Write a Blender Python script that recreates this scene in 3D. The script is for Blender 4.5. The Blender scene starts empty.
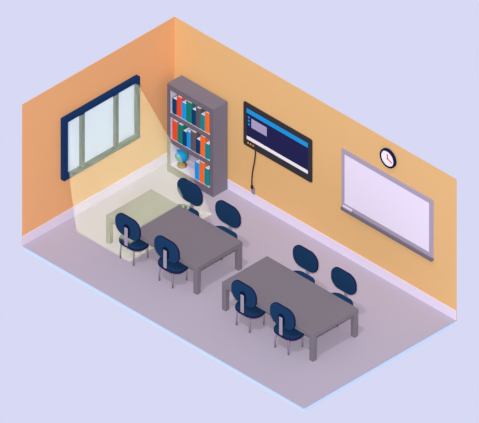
import bpy, bmesh, math
from mathutils import Vector, Matrix

SC = bpy.context.scene
COL = SC.collection
U = 1.0 / 37.0            # one drawing unit in metres
PI = math.pi


def lin(c):
    c = c / 255.0
    return c / 12.92 if c <= 0.04045 else ((c + 0.055) / 1.055) ** 2.4


# ------------------------------------------------------------------ camera
cam = bpy.data.cameras.new('camera')
cam.type = 'ORTHO'
PPM = 37.0 / math.sqrt(2.0 / 3.0)          # picture pixels per metre
cam.ortho_scale = 479.0 / PPM
cam_o = bpy.data.objects.new('camera', cam)
COL.objects.link(cam_o)
right = Vector((-1, 1, 0)).normalized()
up = Vector((-1, -1, 2)).normalized()
back = Vector((1, 1, 1)).normalized()
centre = right * (64.9 / PPM) - up * (53.95 / PPM)
M3 = Matrix((right, up, back)).transposed()
cam_o.matrix_world = Matrix.Translation(centre + back * 24) @ M3.to_4x4()
cam.clip_end = 100
SC.camera = cam_o

# ------------------------------------------------------------------ world: pale paper below, softer sky above
w = bpy.data.worlds.new('sky')
SC.world = w
w.use_nodes = True
nt = w.node_tree
nt.nodes.clear()
tc = nt.nodes.new('ShaderNodeTexCoord')
sep = nt.nodes.new('ShaderNodeSeparateXYZ')
mr = nt.nodes.new('ShaderNodeMapRange')
mr.inputs['From Min'].default_value = -0.35
mr.inputs['From Max'].default_value = 0.15
mixc = nt.nodes.new('ShaderNodeMix')
mixc.data_type = 'RGBA'
mixc.inputs[6].default_value = (lin(216), lin(217), lin(244), 1)
mixc.inputs[7].default_value = (0.32, 0.32, 0.36, 1)
bg = nt.nodes.new('ShaderNodeBackground')
wo = nt.nodes.new('ShaderNodeOutputWorld')
nt.links.new(tc.outputs['Generated'], sep.inputs[0])
nt.links.new(sep.outputs['Z'], mr.inputs['Value'])
nt.links.new(mr.outputs[0], mixc.inputs[0])
nt.links.new(mixc.outputs[2], bg.inputs['Color'])
nt.links.new(bg.outputs[0], wo.inputs[0])


# ------------------------------------------------------------------ suns
def sun(name, direction, strength, angle):
    l = bpy.data.lights.new(name, 'SUN')
    l.energy = strength
    l.angle = math.radians(angle)
    o = bpy.data.objects.new(name, l)
    COL.objects.link(o)
    o.rotation_euler = Vector(direction).to_track_quat('Z', 'Y').to_euler()
    return o


sun('sun_over_shoulder', (1.0, 0.985, 1.03), 2.7, 2)
sun('sun_overhead', (0.42, 0.14, 1.0), 0.62, 3)

SC.cycles.diffuse_bounces = 2
SC.cycles.volume_bounces = 1
SC.view_settings.view_transform = 'Standard'
SC.view_settings.look = 'None'
SC.view_settings.exposure = 0.0
SC.view_settings.gamma = 1.0
SC.view_settings.use_curve_mapping = False

# ------------------------------------------------------------------ materials
MATS = {}


def mat(name, rgb, k=1.0, rough=0.8, spec=0.0, vary=0.012, scale=6.0):
    """A matt painted surface: base colour rgb (0-255) scaled by k, with faint procedural unevenness."""
    if name in MATS:
        return MATS[name]
    m = bpy.data.materials.new(name)
    m.use_nodes = True
    t = m.node_tree
    b = t.nodes['Principled BSDF']
    col = tuple(min(0.95, lin(c) * k) for c in rgb)
    n = t.nodes.new('ShaderNodeTexNoise')
    n.inputs['Scale'].default_value = scale
    co = t.nodes.new('ShaderNodeTexCoord')
    t.links.new(co.outputs['Object'], n.inputs['Vector'])
    r = t.nodes.new('ShaderNodeMix')
    r.data_type = 'RGBA'
    r.inputs[6].default_value = tuple(c * (1 - vary) for c in col) + (1,)
    r.inputs[7].default_value = tuple(min(1, c * (1 + vary)) for c in col) + (1,)
    t.links.new(n.outputs['Fac'], r.inputs[0])
    t.links.new(r.outputs[2], b.inputs['Base Color'])
    b.inputs['Roughness'].default_value = rough
    b.inputs['Specular IOR Level'].default_value = spec
    MATS[name] = m
    return m


KT, KS = 0.90, 1.28        # upward and sideways surfaces receive different light
M_WALL_L = mat('ochre_wall_paint', (222, 162, 113), 1.12)
M_WALL_R = mat('sand_wall_paint', (227, 181, 124), 1.06)
M_FLOOR = mat('mauve_floor', (182, 172, 190), 1.00)
M_SKIRT_L = mat('lilac_skirting', (213, 201, 219), 1.11)
M_SKIRT_R = mat('pale_lilac_skirting', (227, 215, 236), 1.06)
M_FLOOR_SHADOW = mat('pale_blue_floor_shadow', (197, 217, 250), 1.06)
M_TABLE = mat('grey_laminate', (129, 121, 131), 0.95)
M_CASE = mat('grey_bookcase_paint', (126, 121, 137), 0.95)
M_BACK = mat('mauve_back_board', (190, 178, 198), 1.05)
M_CASE_SHADE = mat('shaded_bookcase_front', (115, 107, 120), 0.98)  # bookcase grey with the shade of its front faces put into the colour
M_INNER = mat('lilac_lining', (205, 196, 214), 1.1)
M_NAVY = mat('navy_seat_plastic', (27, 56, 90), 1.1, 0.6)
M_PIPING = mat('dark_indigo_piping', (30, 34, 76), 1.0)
M_NAVYD = mat('dark_navy_bracket', (14, 27, 58), 1.0)
M_STEEL = mat('mauve_grey_metal', (178, 166, 184), 0.84, 0.5)
M_LEG = mat('grey_leg_metal', (150, 138, 154), 0.85, 0.5)
M_FRAME = mat('navy_window_frame', (24, 50, 92), 1.1, 0.6)
M_BLACK = mat('charcoal_plastic', (52, 50, 56), 1.2, 0.5)
M_SCREEN = mat('dark_indigo_screen', (34, 34, 74), 1.25, 0.5)
M_SBLUE = mat('screen_blue', (30, 138, 204), 1.25)
M_SWHITE = mat('screen_white', (236, 226, 248), 1.2)
M_SGREY = mat('screen_lilac', (158, 148, 180), 1.25)
M_AMBER = mat('amber_lamp', (226, 156, 42), 1.2)
M_BFRAME = mat('mauve_board_frame', (158, 147, 164), 1.25)
M_BOARD = mat('board_white', (232, 221, 250), 1.08)
M_TRAY = mat('dark_mauve_tray', (112, 103, 116), 1.15)
M_ERASER = mat('pale_grey_eraser', (202, 194, 210), 1.1)
M_CLOCKRIM = mat('midnight_clock_rim', (22, 26, 66), 1.1)
M_CLOCK = mat('clock_face_white', (236, 226, 246), 1.2)
M_RED = mat('red_hand', (226, 60, 78), 1.2)
M_CORD = mat('black_cord', (48, 44, 48), 1.1)
M_SOCKET = mat('grey_socket', (140, 132, 146), 1.15)
M_PAGES = mat('book_pages', (240, 234, 244), 1.05)
M_GOLD = mat('bronze_globe_stand', (132, 94, 30), 1.05, 0.5)
M_RING = mat('mauve_globe_ring', (172, 152, 178), 1.1)
BOOK = {
    'navy': mat('navy_cover', (18, 58, 100), 1.25),
    'orange': mat('orange_cover', (236, 108, 50), 1.12),
    'red': mat('red_orange_cover', (224, 76, 48), 1.12),
    'blue': mat('bright_blue_cover', (30, 138, 208), 1.25),
    'green': mat('green_cover', (26, 114, 104), 1.25),
    'charcoal': mat('charcoal_cover', (92, 82, 90), 1.2),
    'teal': mat('teal_cover', (26, 126, 132), 1.25),
}


def globe_material():
    m = bpy.data.materials.new('globe_map')
    m.use_nodes = True
    t = m.node_tree
    b = t.nodes['Principled BSDF']
    b.inputs['Roughness'].default_value = 0.6
    b.inputs['Specular IOR Level'].default_value = 0.0
    co = t.nodes.new('ShaderNodeTexCoord')
    n = t.nodes.new('ShaderNodeTexNoise')
    n.inputs['Scale'].default_value = 7.5
    n.inputs['Detail'].default_value = 2
    r = t.nodes.new('ShaderNodeValToRGB')
    r.color_ramp.interpolation = 'CONSTANT'
    r.color_ramp.elements[0].color = (lin(28) * 1.2, lin(134) * 1.2, lin(206) * 1.2, 1)
    r.color_ramp.elements[1].position = 0.53
    r.color_ramp.elements[1].color = (lin(46) * 1.2, lin(140) * 1.2, lin(122) * 1.2, 1)
    t.links.new(co.outputs['Object'], n.inputs['Vector'])
    t.links.new(n.outputs['Fac'], r.inputs[0])
    t.links.new(r.outputs[0], b.inputs['Base Color'])
    return m


def glass_material():
    m = bpy.data.materials.new('pale_blue_glass')
    m.use_nodes = True
    t = m.node_tree
    t.nodes.clear()
    out = t.nodes.new('ShaderNodeOutputMaterial')
    tr = t.nodes.new('ShaderNodeBsdfTransparent')
    tr.inputs['Color'].default_value = (0.93, 0.99, 1.0, 1)
    df = t.nodes.new('ShaderNodeBsdfTranslucent')
    df.inputs['Color'].default_value = (0.70, 0.82, 0.97, 1)
    d2 = t.nodes.new('ShaderNodeBsdfDiffuse')
    d2.inputs['Color'].default_value = (0.70, 0.82, 0.97, 1)
    a = t.nodes.new('ShaderNodeMixShader')
    a.inputs[0].default_value = 0.7
    t.links.new(df.outputs[0], a.inputs[1])
    t.links.new(d2.outputs[0], a.inputs[2])
    mx = t.nodes.new('ShaderNodeMixShader')
    mx.inputs[0].default_value = 0.45
    t.links.new(tr.outputs[0], mx.inputs[1])
    t.links.new(a.outputs[0], mx.inputs[2])
    t.links.new(mx.outputs[0], out.inputs['Surface'])
    return m


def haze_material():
    m = bpy.data.materials.new('yellow_beam_haze')
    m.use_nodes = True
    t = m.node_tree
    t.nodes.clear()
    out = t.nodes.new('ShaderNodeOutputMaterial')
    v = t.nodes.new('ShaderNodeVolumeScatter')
    v.inputs['Color'].default_value = (0.93, 1.0, 0.48, 1)  # the sunbeam's yellow light put into the haze colour
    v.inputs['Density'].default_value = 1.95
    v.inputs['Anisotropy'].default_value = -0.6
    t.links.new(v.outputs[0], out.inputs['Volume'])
    return m


M_GLOBE = globe_material()
M_GLASS = glass_material()
M_HAZE = haze_material()


# ------------------------------------------------------------------ mesh helpers (coordinates in drawing units)
def obj(name, bm, material, parent=None, smooth=False):
    bmesh.ops.recalc_face_normals(bm, faces=bm.faces)
    me = bpy.data.meshes.new(name)
    bm.to_mesh(me)
    bm.free()
    for m in (material if isinstance(material, (list, tuple)) else [material]):
        me.materials.append(m)
    if smooth:
        for p in me.polygons:
            p.use_smooth = True
    o = bpy.data.objects.new(name, me)
    COL.objects.link(o)
    if parent:
        o.parent = parent
    return o


def box(bm, x0, x1, y0, y1, z0, z1, bev=0.0):
    r = bmesh.ops.create_cube(bm, size=1.0)
    vs = r['verts']
    for v in vs:
        v.co = Vector(((x0 + x1) / 2 + v.co.x * (x1 - x0), (y0 + y1) / 2 + v.co.y * (y1 - y0), (z0 + z1) / 2 + v.co.z * (z1 - z0))) * U
    if bev > 0:
        es = list({e for v in vs for e in v.link_edges})
        bmesh.ops.bevel(bm, geom=es, offset=bev * U, segments=2, affect='EDGES', profile=0.5)
    return bm


def B(*a):
    return box(bmesh.new(), *a)


def rrect(bm, w, h, r, t, b, f, seg=8):
    """A rounded-rectangle slab w x h, corner radius r, thickness t, edge rounding b; f(u, v, d) places it."""
    def ring(inset):
        pts = []
        rr = max(r - inset, 0.05)
        for cx, cy, a0 in ((w / 2 - r, h / 2 - r, 0), (-w / 2 + r, h / 2 - r, 90), (-w / 2 + r, -h / 2 + r, 180), (w / 2 - r, -h / 2 + r, 270)):
            for i in range(seg + 1):
                a = math.radians(a0 + 90 * i / seg)
                pts.append((cx + rr * math.cos(a), cy + rr * math.sin(a)))
        return pts
    loops = []
    for ins, d in ((b, 0), (b * 0.3, b * 0.3), (0, b), (0, t - b), (b * 0.3, t - b * 0.3), (b, t)):
        loops.append([bm.verts.new(Vector(f(u, v, d)) * U) for u, v in ring(ins)])
    n = len(loops[0])
    for l0, l1 in zip(loops, loops[1:]):
        for i in range(n):
            bm.faces.new((l0[i], l0[(i + 1) % n], l1[(i + 1) % n], l1[i]))
    bm.faces.new(loops[0])
    bm.faces.new(loops[-1])
    return bm


def tube(bm, pts, rad, sides=10):
    pts = [Vector(p) * U for p in pts]
    rad *= U
    rings = []
    ref = Vector((0.31, 0.17, 0.93))
    for i, p in enumerate(pts):
        d = (pts[min(i + 1, len(pts) - 1)] - pts[max(i - 1, 0)]).normalized()
        q = ref if abs(d.dot(ref)) < 0.95 else Vector((1, 0, 0))
        a = d.cross(q).normalized()
        c = d.cross(a)
        rings.append([bm.verts.new(p + rad * (a * math.cos(2 * PI * k / sides) + c * math.sin(2 * PI * k / sides))) for k in range(sides)])
    for r0, r1 in zip(rings, rings[1:]):
        for k in range(sides):
            bm.faces.new((r0[k], r0[(k + 1) % sides], r1[(k + 1) % sides], r1[k]))
    bm.faces.new(rings[0])
    bm.faces.new(rings[-1])
    return bm


def spline(P, n=8):
    P = [Vector(p) for p in P]
    Q = [P[0] * 2 - P[1]] + P + [P[-1] * 2 - P[-2]]
    out = []
    for i in range(1, len(Q) - 2):
        a, b, c, d = Q[i - 1:i + 3]
        for k in range(n):
            t = k / n
            out.append(0.5 * (2 * b + (c - a) * t + (2 * a - 5 * b + 4 * c - d) * t * t + (3 * b - a - 3 * c + d) * t ** 3))
    out.append(P[-1])
    return out


def lathe(bm, prof, f, n=32):
    """prof: (radius, height) pairs; f(x, y, h) places it."""
    rings = [[bm.verts.new(Vector(f(r * math.cos(2 * PI * k / n), r * math.sin(2 * PI * k / n), h)) * U) for k in range(n)] for r, h in prof]
    for r0, r1 in zip(rings, rings[1:]):
        for k in range(n):
            bm.faces.new((r0[k], r0[(k + 1) % n], r1[(k + 1) % n], r1[k]))
    bm.faces.new(rings[0])
    bm.faces.new(rings[-1])
    return bm


def paint(o, test, idx):
    for p in o.data.polygons:
        if test(p.normal, p.center):
            p.material_index = idx


def tag(o, label, cat, group=None, kind=None):
    if label:
        o['label'] = label
    if cat:
        o['category'] = cat
    if group:
        o['group'] = group
    if kind:
        o['kind'] = kind
    return o


def thing(name, label, cat, loc=(0, 0, 0), group=None, kind=None):
    o = bpy.data.objects.new(name, None)
    o.empty_display_size = 0.1
    COL.objects.link(o)
    o.location = Vector(loc) * U
    return tag(o, label, cat, group, kind)


def copy_thing(root, loc, rz, label):
    c = root.copy()
    COL.objects.link(c)
    c.location = Vector(loc) * U
    c.rotation_euler = (0, 0, rz)
    c['label'] = label
    for ch in list(root.children):
        k = ch.copy()
        COL.objects.link(k)
        k.parent = c
        for g in ch.children:
            s = g.copy()
            COL.objects.link(s)
            s.parent = k
    return c


# ------------------------------------------------------------------ the room shell
LX, LY, H = 175.5, 325.0, 140.3
WT = 0.8
WX0, WX1, WZ0, WZ1 = 44.0, 131.7, 44.0, 105.2          # window frame, outer
HX0, HX1, HZ0, HZ1 = WX0 + 2.4, WX1 - 2.4, WZ0 + 2.4, WZ1 - 2.4   # hole in the wall

tag(obj('floor', B(-WT, LX, -WT, LY, -1.0, 0), M_FLOOR), 'flat mauve classroom floor', 'floor', kind='structure')
tag(obj('floor_shadow_1', B(0.5, LX - 1.0, 0.5, LY - 1.0, -5.6, -1.0), M_FLOOR_SHADOW), 'pale blue drawn shadow under the mauve floor', 'floor shadow', kind='structure')  # slab coloured to stand for the floor's shadow
bm = bmesh.new()
box(bm, HX1, LX, -WT, 0, 0, H)
box(bm, 0, HX0, -WT, 0, 0, H)
box(bm, HX0, HX1, -WT, 0, 0, HZ0)
box(bm, HX0, HX1, -WT, 0, HZ1, H)
tag(obj('wall_left', bm, M_WALL_L), 'terracotta orange wall with the window', 'wall', kind='structure')
tag(obj('wall_right', B(-WT, 0, -WT, LY, 0, H), M_WALL_R), 'sandy yellow wall behind the screen and board', 'wall', kind='structure')
tag(obj('baseboard_left', B(0.6, LX, 0, 0.6, 0, 9.3), M_SKIRT_L), 'lilac skirting under the window wall', 'baseboard', kind='structure')
tag(obj('baseboard_right', B(0, 0.6, 0, LY, 0, 9.3), M_SKIRT_R), 'lilac skirting under the board wall', 'baseboard', kind='structure')

# window: projecting navy frame, two mullions, three panes
FW, FD = 4.4, 4.3
wn = thing('window_1', 'navy framed three pane window in the terracotta wall', 'window', ((WX0 + WX1) / 2, 0, WZ0), kind='structure')
wx, wz = (WX0 + WX1) / 2, WZ0


def wbox(bm, x0, x1, y0, y1, z0, z1, bev=0.0):
    return box(bm, x0 - wx, x1 - wx, y0, y1, z0 - wz, z1 - wz, bev)


bm = bmesh.new()
wbox(bm, WX0, WX0 + 3.2, 0, FD, WZ0, WZ1)
wbox(bm, WX1 - FW, WX1, 0, FD, WZ0, WZ1)
wbox(bm, WX0 + 3.2, WX1 - FW, 0, FD, WZ0, WZ0 + 3.4)
wbox(bm, WX0 + 3.2, WX1 - FW, 0, FD, WZ1 - 4.2, WZ1)
obj('window_frame', bm, M_FRAME, wn)
MULL = ((107.5, 110.9), (68.4, 71.6))
for a, b in MULL:
    obj('mullion', wbox(bmesh.new(), a, b, 0.4, FD - 0.4, WZ0 + 3.4, WZ1 - 4.2), M_FRAME, wn)
for a, b in ((WX0 + 3.2, 68.4), (71.6, 107.5), (110.9, WX1 - FW)):
    obj('glass_pane', wbox(bmesh.new(), a, b, 0.5, 0.8, WZ0 + 3.4, WZ1 - 4.2), M_GLASS, wn)

# ------------------------------------------------------------------ tables
TZ = 27.5


def make_table(loc, label):
    t = thing('table', label, 'table', loc, 'long grey classroom tables')
    w2, l2, lg = 26.1, 52.6, 4.3
    obj('tabletop', box(bmesh.new(), -w2, w2, -l2, l2, TZ - 4.6, TZ, 0.25), M_TABLE, t)
    for sx in (-1, 1):
        for sy in (-1, 1):
            xs = sorted((sx * w2, sx * (w2 - lg)))
            ys = sorted((sy * l2, sy * (l2 - lg)))
            obj('leg', box(bmesh.new(), xs[0], xs[1], ys[0], ys[1], 0, TZ - 4.6, 0.2), M_TABLE, t)
    return t


T1Y, T2Y, TX = 97.9, 231.8, 98.5
table = make_table((TX, T1Y, 0), 'grey table half lit by the sunbeam, beside the bookcase')
copy_thing(table, (TX, T2Y, 0), 0, 'grey table wholly out of the sunbeam, below the whiteboard')

# ------------------------------------------------------------------ bookcase
CX0, CX1, CY0, CY1, CH = 1.0, 17.6, 9.0, 62.1, 87.5
OY0, OY1 = CY0 + 3.9, CY1 - 3.8
bc = thing('bookcase', 'tall grey three shelf bookcase standing in the room corner', 'bookcase', (CX0, CY0, 0))


def cb(x0, x1, y0, y1, z0, z1, bev=0.0):
    return box(bmesh.new(), x0 - CX0, x1 - CX0, y0 - CY0, y1 - CY0, z0, z1, bev)


two = [M_CASE, M_INNER, M_CASE_SHADE]
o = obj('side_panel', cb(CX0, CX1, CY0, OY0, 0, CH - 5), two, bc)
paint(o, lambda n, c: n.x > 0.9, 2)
paint(o, lambda n, c: n.y > 0.9, 1)
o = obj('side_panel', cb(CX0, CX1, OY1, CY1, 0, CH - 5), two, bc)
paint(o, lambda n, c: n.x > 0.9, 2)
paint(o, lambda n, c: n.y < -0.9, 1)
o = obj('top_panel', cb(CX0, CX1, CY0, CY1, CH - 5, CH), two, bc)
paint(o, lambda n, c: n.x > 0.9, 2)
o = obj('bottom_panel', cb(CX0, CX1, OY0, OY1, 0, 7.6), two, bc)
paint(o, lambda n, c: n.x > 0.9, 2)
paint(o, lambda n, c: n.z > 0.9, 1)
obj('back_panel', cb(CX0, CX0 + 1, OY0, OY1, 7.6, CH - 5), M_BACK, bc)
for z0, z1 in ((29.9, 34.3), (56.0, 60.4)):
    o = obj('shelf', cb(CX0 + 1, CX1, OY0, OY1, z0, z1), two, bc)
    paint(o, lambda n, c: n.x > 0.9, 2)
    paint(o, lambda n, c: n.z > 0.9, 1)

# ------------------------------------------------------------------ books
BX0, BX1 = 5.0, 17.0


def make_book(colour, y0, y1, z, h, label, group):
    b = thing('book', label, 'book', ((BX0 + BX1) / 2, (y0 + y1) / 2, z), group)
    wy, dx, th = (y1 - y0) / 2 - 0.06, (BX1 - BX0) / 2, 0.42
    bm = bmesh.new()
    out = [(-dx, -wy), (dx - 0.5, -wy), (dx, -wy + 0.6), (dx, wy - 0.6), (dx - 0.5, wy), (-dx, wy),
           (-dx, wy - th), (dx - th - 0.3, wy - th), (dx - th - 0.3, -wy + th), (-dx, -wy + th)]
    lo = [bm.verts.new(Vector((x, y, 0)) * U) for x, y in out]
    hi = [bm.verts.new(Vector((x, y, h)) * U) for x, y in out]
    n = len(out)
    for i in range(n):
        bm.faces.new((lo[i], lo[(i + 1) % n], hi[(i + 1) % n], hi[i]))
    bm.faces.new(lo)
    bm.faces.new(hi)
    obj('cover', bm, BOOK[colour], b)
    obj('pages', box(bmesh.new(), -dx + 0.5, dx - th - 0.3, -wy + th, wy - th, 0.2, h - 0.25), M_PAGES, b)
    return b


def yb(px):
    return (px - 174.6) / 0.8660254 + BX1


ROWS = [
    ('top', 60.4, [('navy', 171.8, 176.3, 14.5, 'short navy book at the left end of the top shelf'),
                   ('red', 176.3, 181.2, 19, 'tall red-orange book on the top shelf beside the short navy end book'),
                   ('blue', 181.2, 185.7, 16, 'bright blue book on the top shelf between red-orange and green books'),
                   ('green', 185.7, 191.1, 19.6, 'tall green book on the top shelf beside the bright blue one'),
                   ('navy', 191.1, 195.5, 14.8, 'short navy book on the top shelf between green and charcoal books'),
                   ('charcoal', 195.5, 200.0, 19, 'tall charcoal book on the top shelf'),
                   ('teal', 200.0, 204.5, 15, 'short teal book on the top shelf between charcoal and orange books'),
                   ('orange', 204.5, 208.5, 19.3, 'tall orange book at the right end of the top shelf')]),
    ('middle', 34.3, [('red', 171.8, 177.0, 18.6, 'tall red-orange book at the left end of the middle shelf'),
                      ('green', 177.0, 182.0, 18.2, 'tall green book on the middle shelf'),
                      ('navy', 182.0, 186.2, 14.1, 'short navy book on the middle shelf between green and blue books'),
                      ('blue', 186.2, 190.0, 16, 'bright blue book on the middle shelf'),
                      ('charcoal', 190.0, 195.3, 18.5, 'tall charcoal book on the middle shelf'),
                      ('navy', 195.3, 199.8, 13.6, 'short navy book on the middle shelf between charcoal and orange books'),
                      ('orange', 199.8, 204.5, 19.2, 'tall orange book on the middle shelf'),
                      ('teal', 204.5, 208.5, 14.5, 'short teal book at the right end of the middle shelf')]),
    ('bottom', 7.6, [('blue', 194.3, 199.0, 17, 'bright blue book on the bottom shelf'),
                     ('orange', 199.0, 203.9, 19.6, 'tall orange book on the bottom shelf'),
                     ('teal', 203.9, 208.3, 16.2, 'teal book at the right end of the bottom shelf')]),
]
for shelf, z, items in ROWS:
    for colour, a, b, h, label in items:
        make_book(colour, yb(a), yb(b), z, h, label, 'books on the %s shelf' % shelf)

# ------------------------------------------------------------------ globe
gl = thing('globe', 'small blue and green globe on a bronze stand, on the bottom shelf', 'globe', (11.6, 20.1, 7.6))
GR, GZ = 5.8, 10.4
bm = bmesh.new()
bmesh.ops.create_uvsphere(bm, u_segments=40, v_segments=24, radius=GR * U)
o = obj('globe_ball', bm, M_GLOBE, gl, True)
o.location = Vector((0, 0, GZ)) * U
o.rotation_euler = (math.radians(20), 0.2, 0.9)
obj('stand', lathe(bmesh.new(), ((3.9, 0), (4.2, 0.7), (4.1, 1.6), (2.2, 2.6), (0.9, 3.2), (0.8, 4.8)), lambda x, y, h: (x, y, h)), M_GOLD, gl, True)
ax = math.radians(-24)
pts = []
for i in range(33):
    a = math.radians(-90 + 180 * i / 32) + ax * -1
    pts.append((-0.707 * (GR + 0.75) * math.cos(a) * -1 * -1, 0.707 * (GR + 0.75) * math.cos(a), GZ + (GR + 0.75) * math.sin(a)))
obj('meridian_ring', tube(bmesh.new(), pts, 0.32), M_RING, gl, True)

# ------------------------------------------------------------------ wall screen
SY0, SY1, SZ0, SZ1 = 80.5, 159.4, 54.5, 97.4
sy, sz = (SY0 + SY1) / 2, (SZ0 + SZ1) / 2
tv = thing('wall_screen', 'wide black flat screen mounted on the sandy wall', 'screen', (0, sy, sz))


def sb(y0, y1, z0, z1, d0, d1, r, bev, bm=None):
    cy, cz = (y0 + y1) / 2 - sy, (z0 + z1) / 2 - sz
    return rrect(bm or bmesh.new(), y1 - y0, z1 - z0, r, d1 - d0, bev, lambda u, v, d: (d0 + d, cy + u, cz + v))


obj('casing', sb(SY0, SY1, SZ0, SZ1, 0.05, 1.2, 1.6, 0.2), M_BLACK, tv)
scr = obj('display', sb(84.6, 155.3, 61.8, 92.6, 1.2, 1.35, 0.5, 0.05), M_SCREEN, tv)
obj('title_bar', sb(84.6, 155.3, 88.0, 92.6, 1.35, 1.45, 0.5, 0.03), M_SBLUE, scr)
obj('task_bar', sb(84.6, 155.3, 61.8, 65.3, 1.35, 1.45, 1.0, 0.03), M_SWHITE, scr)
obj('picture_box', sb(90.0, 107.8, 75.6, 84.6, 1.35, 1.45, 0.3, 0.03), M_SGREY, scr)
for z in (84.4, 80.9, 77.4):
    obj('icon', sb(86.1, 88.2, z - 1.0, z + 1.0, 1.35, 1.45, 0.4, 0.03), M_SBLUE, scr)
for k in range(3):
    obj('indicator_light', sb(85.4 + 2.9 * k, 87.0 + 2.9 * k, 57.6, 59.3, 1.2, 1.4, 0.75, 0.05), M_AMBER, tv)

# socket and cord below the screen
ou = thing('wall_socket', 'small grey wall socket under the screen, above the skirting', 'socket', (0, 91.2, 12.8))
obj('plate', rrect(bmesh.new(), 3.8, 6.6, 0.5, 0.7, 0.15, lambda u, v, d: (d + 0.02, u, v)), M_SOCKET, ou)
pc = thing('power_cord', 'thin black cord hanging from the screen down to the wall socket', 'cord', (0.72, 91.2, 15))
path = spline([(0.65, 94.0, 54.2), (0.9, 94.0, 49), (0.95, 93.0, 42), (0.95, 91.2, 33), (1.1, 90.4, 25), (1.4, 90.6, 18.0)])
obj('cable', tube(bmesh.new(), [(p.x - 0.72, p.y - 91.2, p.z - 15) for p in path], 0.58), M_CORD, pc, True)
obj('plug', rrect(bmesh.new(), 2.4, 3.4, 0.5, 1.3, 0.25, lambda u, v, d: (d + 0.02, u - 0.4, v + 1.6)), M_CORD, pc)

# ------------------------------------------------------------------ whiteboard
WY0, WY1, BZ0, BZ1 = 194.0, 299.4, 49.4, 107.0
wb = thing('whiteboard', 'large whiteboard with mauve frame on the sandy wall', 'whiteboard', (0, WY0, BZ0))


def bb(bm, x0, x1, y0, y1, z0, z1, bev=0.0):
    return box(bm, x0, x1, y0 - WY0, y1 - WY0, z0 - BZ0, z1 - BZ0, bev)


bm = bmesh.new()
bb(bm, 0.05, 1.2, WY0, WY0 + 3.2, BZ0, BZ1)
bb(bm, 0.05, 1.2, WY1 - 4.4, WY1, BZ0, BZ1)
bb(bm, 0.05, 1.2, WY0 + 3.2, WY1 - 4.4, BZ1 - 4.4, BZ1)
bb(bm, 0.05, 1.2, WY0 + 3.2, WY1 - 4.4, BZ0, BZ0 + 4.0)
obj('board_frame', bm, M_BFRAME, wb)
obj('writing_surface', bb(bmesh.new(), 0.05, 0.9, WY0 + 3.2, WY1 - 4.4, BZ0 + 4.0, BZ1 - 4.4), M_BOARD, wb)
bm = bmesh.new()
bb(bm, 0.05, 3.0, WY0 + 0.6, WY1, BZ0 - 2.6, BZ0)
bb(bm, 2.8, 3.0, WY0 + 0.6, WY1, BZ0, BZ0 + 0.3)
obj('pen_tray', bm, M_TRAY, wb)
er = thing('board_eraser', 'pale grey board eraser lying on the left end of the pen tray', 'eraser', (2.0, 201.5, BZ0))
obj('felt_pad', box(bmesh.new(), -0.75, 0.75, -5.0, 5.0, 0, 0.9, 0.1), M_SOCKET, er)
obj('eraser_grip', box(bmesh.new(), -0.8, 0.8, -5.2, 5.2, 0.9, 2.4, 0.3), M_ERASER, er)

# ------------------------------------------------------------------ clock
ck = thing('wall_clock', 'round white wall clock with dark navy rim above the whiteboard', 'clock', (0, 247.8, 123.9))
bm = bmesh.new()
lathe(bm, ((8.4, 0.05), (8.9, 0.4), (8.9, 2.2), (8.5, 2.6), (7.3, 2.6), (7.2, 1.8)), lambda x, y, h: (h, x, y), 48)
obj('clock_rim', bm, M_CLOCKRIM, ck)
obj('clock_face', lathe(bmesh.new(), ((7.2, 1.75), (7.2, 1.95)), lambda x, y, h: (h, x, y), 48), M_CLOCK, ck)


def hand(dy, dz, wd):
    d = Vector((0, dy, dz))
    n = Vector((0, -dz, dy)).normalized() * wd / 2
    s = d.normalized() * -0.6
    bm = bmesh.new()
    lo = [bm.verts.new((p + Vector((1.95, 0, 0))) * U) for p in (s - n, d - n, d + n, s + n)]
    hi = [bm.verts.new((p + Vector((2.2, 0, 0))) * U) for p in (s - n, d - n, d + n, s + n)]
    for i in range(4):
        bm.faces.new((lo[i], lo[(i + 1) % 4], hi[(i + 1) % 4], hi[i]))
    bm.faces.new(lo)
    bm.faces.new(hi)
    return bm


obj('hour_hand', hand(-0.2, 4.4, 1.2), M_RED, ck)
obj('minute_hand', hand(5.0, -2.2, 1.2), M_RED, ck)


# ------------------------------------------------------------------ chairs (facing -X, origin under the seat centre)
def make_chair(loc, label):
    nv = [M_NAVY, M_PIPING]
    c = thing('chair', label, 'chair', loc, 'navy classroom chairs around the two tables')
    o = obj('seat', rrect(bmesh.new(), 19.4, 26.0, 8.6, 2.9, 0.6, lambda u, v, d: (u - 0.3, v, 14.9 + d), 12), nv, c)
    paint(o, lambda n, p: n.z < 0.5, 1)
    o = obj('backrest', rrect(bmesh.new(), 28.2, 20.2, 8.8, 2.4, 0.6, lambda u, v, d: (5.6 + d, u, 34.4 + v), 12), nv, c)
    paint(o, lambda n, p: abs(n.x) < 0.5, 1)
    obj('bracket', rrect(bmesh.new(), 7.0, 11.5, 3.3, 0.7, 0.15, lambda u, v, d: (8.0 + d, u, 31.3 + v)), M_NAVYD, c)
    bm = bmesh.new()
    box(bm, 8.75, 9.6, -1.75, 1.75, 17.0, 34.4, 0.3)
    obj('back_support', bm, M_STEEL, c)
    for x, y in ((8.0, -7.6), (8.0, 7.6), (-8.2, -7.6), (-8.2, 7.6)):
        obj('leg', tube(bmesh.new(), ((x, y, 0), (x, y, 7), (x * 0.92, y * 0.92, 15.1)), 0.72), M_LEG, c, True)
    return c


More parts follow.
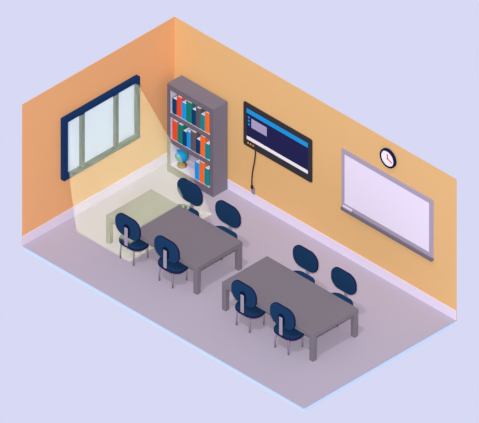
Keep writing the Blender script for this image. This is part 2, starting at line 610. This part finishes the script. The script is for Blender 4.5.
CXN, CXF = 123.7, 66.8
CY = (76.8, 121.8, 210.9, 255.5)
chair = make_chair((CXN, CY[0], 0), 'navy chair tucked under the half lit table, standing in the sunbeam')
copy_thing(chair, (CXN, CY[1], 0), 0, 'navy chair at the half lit table, near side, just outside the sunbeam')
copy_thing(chair, (CXN, CY[2], 0), 0, 'navy chair at the unlit table, near side, next to the other table')
copy_thing(chair, (CXN, CY[3], 0), 0, 'navy chair at the unlit table, near side, next to its front corner leg')
copy_thing(chair, (CXF, CY[0] + 1, 0), PI, 'navy chair behind the half lit table, in front of the bookcase')
copy_thing(chair, (CXF, CY[1], 0), PI, 'navy chair behind the half lit table, beyond the bookcase end')
copy_thing(chair, (CXF, CY[2] + 0.4, 0), PI, 'navy chair behind the unlit table, below the whiteboard left end')
copy_thing(chair, (CXF, CY[3], 0), PI, 'navy chair behind the unlit table, below the whiteboard middle')

# ------------------------------------------------------------------ sunbeam shaped from tinted haze, in place of light through the window
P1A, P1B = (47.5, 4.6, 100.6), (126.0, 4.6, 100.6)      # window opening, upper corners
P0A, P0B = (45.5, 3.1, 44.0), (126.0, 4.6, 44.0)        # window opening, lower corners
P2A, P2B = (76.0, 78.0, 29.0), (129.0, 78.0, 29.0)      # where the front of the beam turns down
P3A, P3B = (35.5, 79.3, 0.3), (131.4, 79.3, 0.3)        # far edge of the beam's patch on the floor
P4A, P4B = (27.0, 18.5, 0.3), (131.4, 18.0, 0.3)        # near edge of that patch
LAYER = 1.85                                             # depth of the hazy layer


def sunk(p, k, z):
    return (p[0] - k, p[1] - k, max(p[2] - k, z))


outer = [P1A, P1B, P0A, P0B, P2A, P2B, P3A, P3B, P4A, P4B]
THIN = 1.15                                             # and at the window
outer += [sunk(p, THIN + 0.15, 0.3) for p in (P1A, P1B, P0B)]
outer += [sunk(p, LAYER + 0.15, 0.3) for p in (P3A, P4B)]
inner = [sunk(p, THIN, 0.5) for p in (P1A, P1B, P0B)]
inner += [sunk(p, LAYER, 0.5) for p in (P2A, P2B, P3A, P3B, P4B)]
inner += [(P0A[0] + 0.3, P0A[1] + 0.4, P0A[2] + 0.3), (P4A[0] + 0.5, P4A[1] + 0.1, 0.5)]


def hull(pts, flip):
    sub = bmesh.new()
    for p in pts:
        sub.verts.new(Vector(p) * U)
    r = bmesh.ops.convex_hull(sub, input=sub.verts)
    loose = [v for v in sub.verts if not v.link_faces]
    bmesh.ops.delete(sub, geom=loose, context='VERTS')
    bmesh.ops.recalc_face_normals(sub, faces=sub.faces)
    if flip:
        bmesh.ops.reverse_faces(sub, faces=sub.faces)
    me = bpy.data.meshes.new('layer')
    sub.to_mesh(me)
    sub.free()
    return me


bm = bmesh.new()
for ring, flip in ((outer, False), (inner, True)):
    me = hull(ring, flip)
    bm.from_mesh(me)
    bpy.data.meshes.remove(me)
me = bpy.data.meshes.new('sunbeam_shaped_haze')
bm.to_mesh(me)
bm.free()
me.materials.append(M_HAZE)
hz = bpy.data.objects.new('sunbeam_shaped_haze', me)
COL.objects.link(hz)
tag(hz, 'pale yellow haze shaped as a sunbeam from the window down to the floor', 'light haze', kind='stuff')
